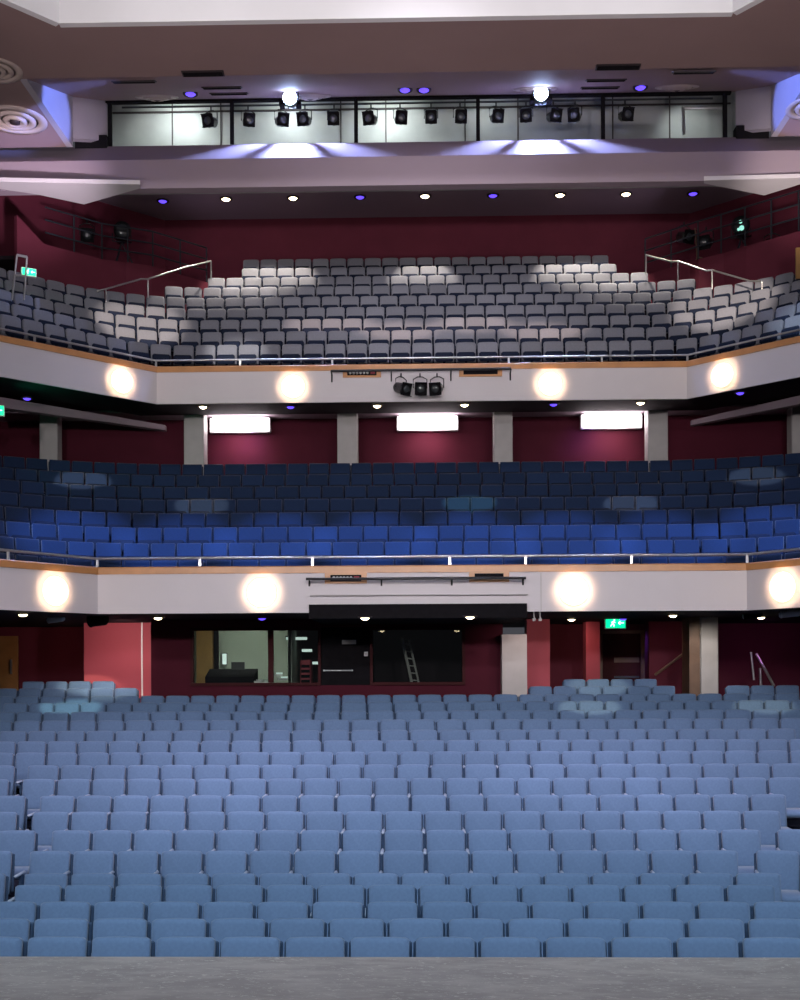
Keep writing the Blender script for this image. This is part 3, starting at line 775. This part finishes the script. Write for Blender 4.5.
# lanterns and bar on the balcony front
D = 26.35
root = empty('lantern_bar', W(420, 370, D), 'black lantern bar bracketed under the oak capping of the balcony', 'lighting bar')
A, B = W(331, 371, D), W(511, 368.5, D)
local(root, 'bar', MB().tube([A, B], .03, 8), 'satin_black')
for px in (331, 391, 451, 511):
    p = W(px, 370, D); z = A.z
    local(root, 'bracket', MB().tube([(p.x, D, z), (p.x, 26.58, z-.03), (p.x, 26.58, z-.20)], .018, 6), 'satin_black')
l2 = None
for n, (px, rz) in enumerate(((401, .7), (420, .1), (437, -.25))):
    if l2 is None: l2 = lantern_proto('balcony_lantern', .92); o = l2
    else: o = copy_tree(l2)
    p = W(px, 371, D-.02); o.location = (p.x, D-.02, p.z-.10); o.rotation_euler = (0, 0, rz)
    tag(o, 'black lantern hanging below the balcony front bar, %s from the left' % ordn(n), 'stage light', 'lanterns on the balcony front')
def socket_box(px0, px1, py0, py1, D, full, label):
    A, B = W(px0, py0, D), W(px1, py1, D)
    c = Vector(((A.x+B.x)/2, D-.03, (A.z+B.z)/2)); w = B.x-A.x; h = A.z-B.z
    root = empty('socket_box', c, label, 'socket box', 'oak framed socket boxes')
    mb = MB().box((0, 0, h/2-.02), (w, .06, .04)).box((0, 0, -h/2+.02), (w, .06, .04)).box((-w/2+.05, 0, 0), (.1, .06, h-.08)).box((w/2-.05, 0, 0), (.1, .06, h-.08))
    mb.obj('frame', 'wood', root)
    MB().box((0, .012, 0), (w-.2, .03, h-.08)).obj('panel', 'black', root)
    if full:
        for k in range(6):
            MB().lathe((-w/2+.17+k*(w-.4)/6, -.003, 0), [(.03, 0), (.03, -.04), (.015, -.05)], (0, 1, 0), 10).obj('socket', 'white', root)
        MB().box((w/2-.19, -.015, 0), (.10, .03, .06)).obj('switch', 'pink', root)
socket_box(343, 381, 369, 377.5, 26.6, True, 'oak framed box with white sockets on the balcony front')
socket_box(459, 502, 367, 376.5, 26.6, False, 'oak framed box with dark panel on the balcony front')
socket_box(325, 367, 573, 583.5, 21.2, True, 'oak framed socket box on the circle front, left of the pair')
socket_box(469, 509, 571.5, 582, 21.2, False, 'oak framed panel box on the circle front, right of the pair')
D = 20.95
root = empty('circle_front_bar', W(415, 579, D), 'empty black lighting bar bracketed on the circle front', 'lighting bar')
A, B = W(306, 579, D), W(526, 578, D)
local(root, 'bar', MB().tube([A, B], .025, 8), 'satin_black')
for px in (308, 381, 452, 524):
    p = W(px, 579, D); local(root, 'bracket', MB().tube([(p.x, D, A.z), (p.x, 21.18, A.z), (p.x, 21.18, A.z-.12)], .018, 6), 'satin_black')
A, B = W(310, 595.5, 21.15), W(528, 594.5, 21.15)
tag(MB().tube([A, B], .012, 6).obj('conduit', 'column'), 'thin grey conduit along the circle front below the black bar', 'conduit')

# ------------------------------------------------------------------ balcony stair rails, gallery kit
def tuberail(pts, r, name, label, m='rail', posts=()):
    P = [W(*p) for p in pts]; root = empty(name, P[0], label, 'handrail')
    local(root, 'rail', MB().tube(P, r, 8), m)
    for i in posts: local(root, 'post', MB().tube([P[i], P[i]-Vector((0, 0, .5))], r*.9, 6), m)
tuberail([(97, 291, 29.6), (106, 289, 29.7), (141, 279, 30.3), (148, 279, 30.4), (182, 268, 31.1), (211, 261, 31.7)], .022, 'stair_rail', 'pale stepped handrail on the left stair of the balcony', posts=(1, 3, 5))
tuberail([(646, 255, 31.6), (672, 262, 31.0), (678, 261, 30.9), (707, 271, 30.3), (712, 270, 30.2), (750, 281, 29.5), (762, 281.5, 29.3)], .022, 'stair_rail', 'pale stepped handrail on the right stair of the balcony', posts=(0, 2, 4, 6))
tuberail([(655, 675, 26.2), (687, 651, 26.2)], .03, 'stair_rail', 'dark handrail rising on the maroon wall beside the pale column', 'brown')
tuberail([(751, 652, 26.0), (754, 680, 26.0)], .025, 'stair_rail', 'steel rail on the right rear stairs, steep left piece')
tuberail([(756.5, 654, 26.0), (774, 686, 25.5)], .03, 'stair_rail', 'steel rail on the right rear stairs, long sloping piece', posts=())
tuberail([(760, 668, 26.4), (761, 688, 26.4)], .03, 'stair_rail', 'steel rail on the right rear stairs, short upright')
def gallery_rail(pts, label, zup):
    P = [W(*p) for p in pts]; root = empty('gallery_railing', P[0], label, 'railing')
    for k in (0, 1, 2): local(root, 'rail', MB().tube([p+Vector((0, .1, zup*(1-.33*k))) for p in P], .022, 6), 'iron')
    for p, q in zip(P, P[1:]):
        for t in (0, .5): 
            w = p.lerp(q, t)+Vector((0, .1, 0)); local(root, 'post', MB().tube([w, w+Vector((0, 0, zup))], .022, 6), 'iron')
gallery_rail([(646, 274, 33.3), (699, 258, 31.9)]+[(a, b, D_side(a, DG+.1)) for a, b in ((746, 245), (800, 230), (830, 222))], 'dark railing of the right lighting gallery', 1.05)
gallery_rail([(206, 281, 33.3), (152, 266, 31.9)]+[(a, b, D_side(a, DG+.1)) for a, b in ((101, 259), (44, 244))], 'dark railing of the left lighting gallery', 1.0)
def follow_spot(px, py, D, rz, label, lensm):
    p = W(px, py, D); root = empty('follow_spot', p, label, 'follow spot', None, rz)
    MB().lathe((0, 0, 0), [(.12, .75), (.17, .7), (.17, .2), (.22, .15), (.22, -.25), (.25, -.28), (.25, -.33)], (0, 1, .12), 20).obj('body', 'satin_black', root)
    MB().lathe((0, 0, 0), [(.2, -.32), (.17, -.35), (.08, -.37)], (0, 1, .12), 20).obj('lens', lensm, root)
    if px > 400:
        for dx, dz, rr in ((0, .08, .05), (.03, -.09, .07), (-.05, -.12, .04)): MB().lathe((dx, 0, dz), [(rr, -.36), (rr, -.38), (rr*.4, -.39)], (0, 1, .12), 8).obj('lens_glint', 'greenglint', root)  # emissive discs standing in for reflections in the lens
    for a in range(3):
        t = a*2*PI/3; MB().tube([(0, .2, -.2), (.42*math.cos(t), .2+.42*math.sin(t), -1.0)], .022, 6).obj('leg', 'iron', root)
    MB().tube([(-.26, .1, 0), (-.26, .1, -.22), (.26, .1, -.22), (.26, .1, 0)], .02, 6).obj('yoke', 'iron', root)
follow_spot(122, 233, 32.6, .3, 'black follow spot on a tripod in the left gallery', 'lens')
follow_spot(741, 228, 32.0, -.3, 'follow spot with pale green reflections in its lens in the right gallery', 'lens')
l3 = lantern_proto('gallery_lantern', 1.2)
for n, (px, py, D, rz) in enumerate(((684, 224, 33.4, .4), (706, 229, 32.4, -.5), (772, 232, 31.2, -.2), (87, 222, 32.0, .3))):
    o = l3 if n == 0 else copy_tree(l3); p = W(px, py, D); o.location = p; o.rotation_euler = (0, 0, rz)
    tag(o, ('dark lantern nearest the rear end of the right gallery', 'dark lantern beside the rear one in the right gallery', 'dark lantern right of the green-glinting follow spot', 'dark lantern left of the tripod follow spot in the left gallery')[n], 'stage light', 'lanterns in the galleries')
A = W(697, 246, 32.6)
root = empty('lantern_tripod', A, 'thin pale tripod stand behind the right gallery parapet', 'stand')
for dx, dz in ((-.12, -.75), (.6, -.5), (-.05, .5)): MB().tube([(0, 0, -.3), (dx, 0, dz)], .018, 6).obj('leg' if dz < 0 else 'pole', 'brown', root)
# ladder-like frame at the far left of the balcony
root = empty('tower_frame', W(20, 300, 25.6), 'pale steel ladder frame by the green exit light on the left', 'ladder')
fr = [(12, 300), (17, 255), (27, 257), (24, 300)]
P = [W(a, b, 25.6) for a, b in fr]
local(root, 'upright', MB().tube([P[0], P[1]], .022, 6), 'rail'); local(root, 'upright', MB().tube([P[3], P[2]], .022, 6), 'rail')
for t in (0, .45): local(root, 'rung', MB().tube([P[1].lerp(P[0], t), P[2].lerp(P[3], t)], .03, 6), 'rail')

# exit signs
def exit_sign(px, py, D, w, label, rz=0):
    p = W(px, py, D); root = empty('exit_sign', p, label, 'exit sign', None, rz); h = w*.5
    MB().box((0, .04, 0), (w+.05, .08, h+.05), bev=.01).obj('housing', 'white', root)
    MB().box((0, -.01, 0), (w, .02, h)).obj('panel', 'exit', root)
    mb = MB(); y = -.026; s = h
    mb.lathe((-.12*w+.02, y, s*.30), [(s*.09, 0), (s*.09, -.006)], (0, 1, 0), 12)
    def bar(a, b, t=.07):
        a = Vector((a[0]*s, y, a[1]*s)); b = Vector((b[0]*s, y, b[1]*s)); d = (b-a); n = Vector((-d.z, 0, d.x)).normalized()*t*s
        mb.prism([a-n, b-n, b+n, a+n], (0, -.006, 0))
    bar((-.22, .16), (-.34, -.08), .09); bar((-.34, -.08), (-.16, -.18)); bar((-.16, -.18), (-.2, -.4), .05); bar((-.34, -.08), (-.55, -.36), .05)
    bar((-.22, .14), (-.02, .02), .04); bar((-.24, .14), (-.46, .06), .04)
    bar((.3, .0), (.85, .0), .05); bar((.3, 0), (.48, .18), .05); bar((.3, 0), (.48, -.18), .05)
    mb.obj('pictogram', 'exitwhite', root)
exit_sign(615.5, 623, 25.3, .42, 'green running man exit sign above the dark stalls door')
exit_sign(29, 272, 26.8, .30, 'small green exit sign beside the ladder frame at the far left', .5)
exit_sign(-6, 410, 25.0, .40, 'green exit sign at the far left under the balcony', .4)

# booth contents
def thing_box(name, px0, px1, py0, py1, D, dep, m, label, cat):
    A, B = W(px0, py0, D), W(px1, py1, D)
    root = empty(name, ((A.x+B.x)/2, D+dep/2, B.z), label, cat); w = B.x-A.x; h = A.z-B.z
    return root, w, h
root, w, h = thing_box('mixing_desk', 205, 254, 669, 685, 25.2, .6, 'black', 'dark mixing console behind the left booth window', 'mixing desk')
MB().prism([(-w/2, -.3, 0), (-w/2, -.3, h*.5), (-w/2, .25, h), (-w/2, .3, h), (-w/2, .3, 0)], (w, 0, 0)).obj('console', 'black', root)
MB().box((0, 0, -.35), (w*.9, .5, .69)).obj('stand', 'iron', root)
MB().box((w*.1, .2, h+.06), (.3, .04, .18)).obj('meter_bridge', 'satin_black', root)
root, w, h = thing_box('wall_screen', 222, 227, 653, 665, 27.0, .05, 'screen', 'small lit upright panel on the booth wall', 'screen')
MB().box((0, 0, h/2), (w, .06, h)).obj('bezel', 'black', root); MB().box((0, -.035, h/2), (w*.85, .012, h*.9)).obj('display', 'screen', root)
root, w, h = thing_box('equipment_rack', 300, 311, 660, 685, 25.4, .5, 'pink', 'dark red equipment rack in the booth beside the window divider', 'rack')
MB().box((0, 0, h/2), (w, .5, h), bev=.02).obj('cabinet', 'pink', root)
for k in range(4): MB().box((0, -.26, h*(.15+.2*k)), (w*.8, .02, h*.12)).obj('unit', 'black', root)
MB().box((0, 0, -.2), (w, .45, .4)).obj('plinth', 'black', root)
for n, (x0, x1, py) in enumerate(((286, 307, 638.5), (302, 312, 650.5), (312.5, 319, 663))):
    A, B = W(x0, py, 25.3), W(x1, py, 25.3)
    root = empty('shelf_light', (A+B)/2, 'pale lit strip in the dark booth beside the green window, %s from the top' % ordn(n), 'strip light')
    MB().box((0, 0, 0), (B.x-A.x, .1, .06), bev=.01).obj('strip', 'screen', root); MB().box((0, .07, .02), (B.x-A.x+.04, .06, .08)).obj('bracket', 'black', root)
p = W(262, 682, 25.0)
for n, (px, py) in enumerate(((258, 682), (266, 683), (278, 675), (283, 679))):
    p = W(px, py, 25.1); root = empty('paper_stack', p, 'pale papers on the booth sill, %s from the left' % ordn(n), 'papers', 'papers on the booth sill')
    MB().box((0, 0, 0), (.16, .12, .05), Matrix.Rotation(.3*n, 3, 'Z')).obj('sheets', 'white', root); MB().box((.03, 0, .04), (.12, .1, .03), Matrix.Rotation(.5-.3*n, 3, 'Z')).obj('sheets', 'screen' if n > 1 else 'white', root)  # top sheets of the last two stacks glow, brightness put into the material
a, b = W(254, 0, 25.1).x, W(290, 0, 25.1).x
tag(MB().box(((W(250, 685, 25.1).x+W(287, 685, 25.1).x)/2, 25.1, W(270, 685, 25.1).z-.02), (.62, .4, .04)).obj('booth_shelf', 'iron'), 'dark shelf under the papers in the booth', 'shelf')
# reflected bar, built as a solid tube on the dark panel between the windows
A, B = W(324, 670.5, 24.3), W(352, 670.5, 24.3)
root = empty('reflected_bar', (A+B)/2, 'thin bar reflected in the dark panel between the booth windows', 'bar')
MB().tube([A-(A+B)/2, B-(A+B)/2], .015, 6).obj('bar', 'rail', root)
for s in (A, B): MB().tube([s-(A+B)/2, s-(A+B)/2+Vector((0, .06, 0))], .02, 6).obj('bracket', 'rail', root)
A = W(349, 642, 24.3); root = empty('notice_plate', A, 'small pale lit notice on the dark booth panel', 'notice')
MB().box((0, .01, 0), (.3, .02, .09)).obj('plate', 'column', root)
A = W(366, 654, 24.28); root = empty('light_switch', A, 'small white switch left of the dark booth window', 'switch')
MB().box((0, 0, 0), (.08, .03, .10), bev=.008).obj('plate', 'white', root); MB().box((0, -.02, 0), (.02, .015, .03)).obj('rocker', 'column', root)
# ladder behind the right booth window
D = 25.4
root = empty('step_ladder', W(412, 684, D), 'pale aluminium ladder leaning inside the dark booth window', 'ladder')
a0, a1, b0, b1 = W(412, 684, D), W(402, 638, D+.25), W(419, 684, D), W(409, 640, D+.25)
local(root, 'rail', MB().tube([a0, a1], .035, 6), 'column'); local(root, 'rail', MB().tube([b0, b1], .025, 6), 'column')
for k in range(6):
    t = .08+.16*k; local(root, 'rung', MB().tube([a0.lerp(a1, t), b0.lerp(b1, t)], .016, 6), 'column')
# track fittings under the circle
def track_spot(px, py, D, label, m='black', r=.09):
    p = W(px, py, D); root = empty('track_spot', p, label, 'spotlight')
    MB().lathe((0, 0, 0), [(r*.7, .28), (r, .24), (r, -.05), (r*1.1, -.08)], (1, -.3, .1), 16).obj('body', m, root)
    MB().lathe((0, 0, 0), [(r*1.0, -.085), (r*.5, -.11)], (1, -.3, .1), 16).obj('lens', 'white', root)
    MB().tube([(.08, -.02, .05), (.08, -.02, CZ+.95-p.z)], .015, 6).obj('stem', 'iron', root)
track_spot(94, 620, 22.4, 'black and white spotlight under the circle above the red pilaster', r=.13)
track_spot(52, 620, 22.8, 'small white spotlight under the left end of the circle', 'white', .06)
track_spot(785, 614.5, 21.5, 'small spotlight under the right wing of the circle', 'white', .06)
track_spot(748, 616, 23, 'small dark spotlight under the circle right of the pale column', 'black', .06)
for n, px in enumerate((534, 540)):
    p = W(px, 617, 21.35); root = empty('clamp_hook', p, 'small pale clamp fitting below the circle front, %s of the pair' % ('left' if n == 0 else 'right'), 'clamp', 'pale clamps below the circle front')
    MB().tube([(0, 0, .1), (0, 0, 0), (.03, 0, -.06)], .014, 6).obj('hook', 'column', root); MB().box((0, 0, -.05), (.06, .05, .05)).obj('jaw', 'column', root)
# panel seams on the tier fronts
for n, (px, y0, y1, D) in enumerate(((541, 572, 612, 21.19),)):
    A, B = W(px, y0, D), W(px, y1, D)
    struct('trim_9', MB().box(((A.x+B.x)/2, D, CZ+1.32), (.012, .01, .7)), 'column', 'joint line on the circle front')

# ------------------------------------------------------------------ lights
# stage wash (rig above the stage, behind the camera)
for x in (-7, -2.5, 2.5, 7):
    spot((x, 1.0, 9.5), (x*.7, 15, 1.5), 1350, 85, (.93, .93, 1), 1, .4)
for x in (-6, 0, 6):
    spot((x, -1.0, 7.0), (x*.8, 24, 8), 3300, 62, (1, .93, .95), 1, .4)
# cold front light on the first stalls rows
for x in (-4.5, 0, 4.5):
    spot((x, 4.0, 11), (x, 10.5, 1), 1000, 55, (.55, .88, 1), 1, .3)
# blue wash over the lower circle rows
for x in (-7, -5, -3, -1, 1, 3, 5, 7):
    spot((x*.9, 8, 13.2), (x, 22.75, 5.75), 25000, 10.2, (.22, .42, 1), .8, .1)
# warm bands on the balcony from unseen spots over the stalls and in its ceiling
for x, a, e in ((-4.5, 66, 800), (.05, 44, 560), (4.75, 66, 800)):
    spot((x*.95, 31.7, hb-.1), (x, 32.9, CZ+10.9), e*1.5, a, (1, .88, .72), .35, .06)
for x, y, z in ((-2.3, 28.9, 8.6), (-.5, 28.5, 8.35), (1.3, 28.7, 8.5), (3.0, 28.4, 8.3)):
    spot((x, 14, zc-.6), (x, y, CZ+z), 9000, 4.2, (1, .74, .60), .7, .05).scale = (2.4, 1, 1)
spot((-3, 14, zc-.6), (-7.0, 28.6, CZ+8.6), 14000, 10, (1, .84, .70), .6, .05)
spot((-3, 14, zc-.6), (-4.4, 27.4, CZ+7.5), 8500, 7, (1, .95, .88), .7, .05)
spot((3, 14, zc-.6), (7.6, 29.0, CZ+9.0), 14000, 11, (1, .84, .70), .6, .05)
spot((5, 14, zc-.6), (8.6, 25.6, CZ+7.7), 5000, 9, (.6, .8, 1), .8, .05)
for x in (-5.6, 6.2):
    spot((x, 30.9, hb-.15), (x, 31.3, CZ+10), 900, 62, (1, .88, .74), .6, .06)
spot((0, 13, zc-.8), (0, 30, CZ+9.6), 2600, 34, (.92, .88, 1), 1, .3)  # unseen fill lamp added to lift the whole balcony
# lighting bridge interior
for x, e in ((-6.4, 190), (-3.5, 150), (-.8, 190), (1.8, 40)): spot((x, 29.3, CZ+14.9), (x, 30.6, CZ+13.7), e, 130, (.9, 1, .98), 1, .1)
spot((6.9, 29.3, CZ+14.9), (7.1, 30.6, CZ+13.7), 60, 80, (.9, 1, .98), 1, .1)
# slotted masks added to cut the cold spill into patches
# cold spill of the two blazing lanterns on the ledge
for px, py in ((290, 98), (541, 94)):
    p = W(px, py, 28.0)
    lx, ly, lz = p.x, 28.02, CZ+13.72
    spot((lx, ly, lz), (lx, ly+.05, CZ+12.6), 1100, 140, (.36, .48, 1), .1, .012)
    mb = MB()
    for a, b in ((-.26, -.14), (-.066, -.042), (.042, .066), (.14, .26)): mb.box((lx+(a+b)/2, ly+.03, lz-.075), (b-a, .25, .006))
    mb.box((lx, ly-.085, lz-.075), (.52, .03, .006)).box((lx, ly+.15, lz-.075), (.52, .03, .006))
    mb.box((lx, ly-.1, lz-.02), (.52, .01, .11)).box((lx-.26, ly+.03, lz-.02), (.01, .25, .11)).box((lx+.26, ly+.03, lz-.02), (.01, .25, .11))
    root = empty('light_mask', (lx, ly, lz), 'added black slotted hood shaping light behind the %s blazing spotlight' % ('left' if px < 400 else 'right'), 'light mask')
    local(root, 'hood', mb, 'black')
spot((-1.5, 21, zc-2.5), (-8.45, 26.5, CZ+12.85), 9500, 11, (.20, .30, 1), .4, .05)  # separate blue spots on the reveals, without a fitting
spot((1.5, 21, zc-2.5), (8.45, 26.5, CZ+12.85), 9500, 11, (.20, .30, 1), .4, .05)
# wash on the beam and wings, the white upstand
spot((-6, 20, CZ+6), (-9.6, 28, CZ+12), 5000, 26, (1, .84, 1), 1, .2)
spot((6, 20, CZ+6), (9.6, 28.2, CZ+12), 4200, 24, (1, .88, .85), 1, .2)
for x in (-5, -1.5, 1.5, 5): spot((x, 18, zc+.7), (x*1.2, 22.5, zc+.45), 300, 120, (1, .97, 1), 1, .1)
for sx in (-1, 1): spot((sx*9, 15, CZ+4), (sx*3.5, 23.5, zc), 1500, 75, (1, .86, .84), 1, .3)  # unseen fill lamps added to brighten the mauve ceiling
# added up-lights standing in for bounce on the balcony ceiling
for sx in (-1, 1): spot((sx*7.6, 33.2, CZ+11.6), (sx*2, 33.4, hb), 30, 150, (.9, .72, 1), 1, .1)
for x in (-4, 0, 4): spot((x, 12.5, zc-.6), (x*1.3, 17.0, 1.2), 4600, 44, (1, .80, .92), 1, .3)  # unseen lavender-pink spots added over the middle stalls rows
# under-circle washes
spot((W(60, 640, 25).x, 25.6, zb-.08), (W(40, 640, 28).x, 28.2, 2.6), 30, 100, (1, .5, .4), 1, .05)
spot((W(112, 640, 23).x, 23.9, zb-.1), (W(118, 640, 25.7).x, 25.7, 2.9), 110, 120, (1, .8, .75), 1, .05)
spot((W(540, 640, 22).x, 22.8, zb-.1), (W(533, 640, 24.9).x, 24.9, 3.0), 34, 110, (1, .8, .75), 1, .05)
spot((W(575, 640, 25.6).x, 25.8, zb-.1), (W(575, 640, 28.2).x, 28.2, 2.7), 26, 100, (1, .6, .5), 1, .05)
spot((W(665, 640, 25).x, 25.0, zb-.1), (W(665, 640, 26.6).x, 26.6, 2.7), 12, 110, (1, .6, .6), 1, .05)
spot((W(655, 640, 25).x, 26.6, zb-.1), (W(645, 690, 27.9).x, 27.9, 2.2), 40, 60, (.15, .12, 1), 1, .05)
spot((W(770, 640, 25).x, 25.4, zb-.1), (W(785, 640, 28).x, 28.2, 2.6), 30, 110, (.6, .2, .7), 1, .05)
spot((W(240, 620, 25).x, 25.4, zb-.1), (W(240, 660, 27).x, 27.2, 2.6), 90, 150, (.95, 1, .88), 1, .1)
spot((W(706, 640, 24).x-.1, 23.6, zb-.1), (W(706, 660, 24.6).x, 24.7, 2.9), 40, 90, (1, .93, .85), 1, .05)
# pale patches on a few rear stalls seats
for n_, (px, py, D, e) in enumerate(((85, 683, 24.9, 560), (600, 684, 24.6, 420), (70, 706, 22.7, 560), (590, 707, 22.6, 450), (765, 706, 22.6, 380), (110, 692, 24.3, 400))):
    t = W(px, py, D); spot((t.x*.5, 2, 6.0), t, e*20, 1.5, (1, .92, .62) if n_ != 2 else (.7, 1, .8), .4, .03).scale = (2.4, 1, 1)
for px, py, D, e, c in ((470, 500, 25.1, 42000, (.5, 1, .85)), (200, 503, 25.1, 42000, (1, .85, .6)), (632, 502, 25.1, 46000, (1, .85, .65)), (78, 477, 25.8, 46000, (1, .9, .75)), (760, 474, 26, 42000, (1, .88, .65))):
    t = W(px, py, D); spot((t.x*.5, 2, 6.5), t, e*.55, 1.4, c, .4, .03).scale = (2.3, 1, 1)
# green glow from the exit signs
def point(loc, e, col, r=.05):
    ld = bpy.data.lights.new('glow', 'SPOT'); ld.energy = e; ld.color = col; ld.shadow_soft_size = r; ld.spot_size = math.radians(160); ld.spot_blend = 1
    o = bpy.data.objects.new('sign_glow', ld); C.objects.link(o); o.location = loc; return o
o = point(W(2, 412, 25.0)+Vector((.1, -.1, 0)), 25, (.05, 1, .45)); o.rotation_euler = (PI/2, 0, -PI/3)
o = point(W(27, 272, 26.4), 7, (.05, 1, .45)); o.rotation_euler = (PI*.8, 0, 0)
# purple washes behind the circle
for px in (250, 590): spot(W(px, 428, 29.3), W(px-5, 450, 30.1), 22, 110, (.25, .1, 1), 1, .03)

w = bpy.data.worlds.new('World'); bpy.context.scene.world = w; w.use_nodes = True
w.node_tree.nodes['Background'].inputs[0].default_value = (.85, .86, 1, 1); w.node_tree.nodes['Background'].inputs[1].default_value = .07

# ------------------------------------------------------------------ camera
cd = bpy.data.cameras.new('Camera'); cam = bpy.data.objects.new('Camera', cd); C.objects.link(cam)
cam.matrix_world = Matrix.Translation((CX, 0, CZ)) @ R3.to_4x4()
cd.sensor_fit = 'AUTO'; cd.sensor_width = 36; cd.lens = F/1000*36; cd.shift_y = .164; cd.clip_end = 200
sc = bpy.context.scene; sc.camera = cam
sc.view_settings.view_transform = 'Standard'; sc.view_settings.look = 'None'; sc.view_settings.gamma = 1
sc.view_settings.exposure = 0; sc.view_settings.use_curve_mapping = False
sc.cycles.use_denoising = True
sc.cycles.max_bounces = 6; sc.cycles.diffuse_bounces = 3; sc.cycles.glossy_bounces = 2
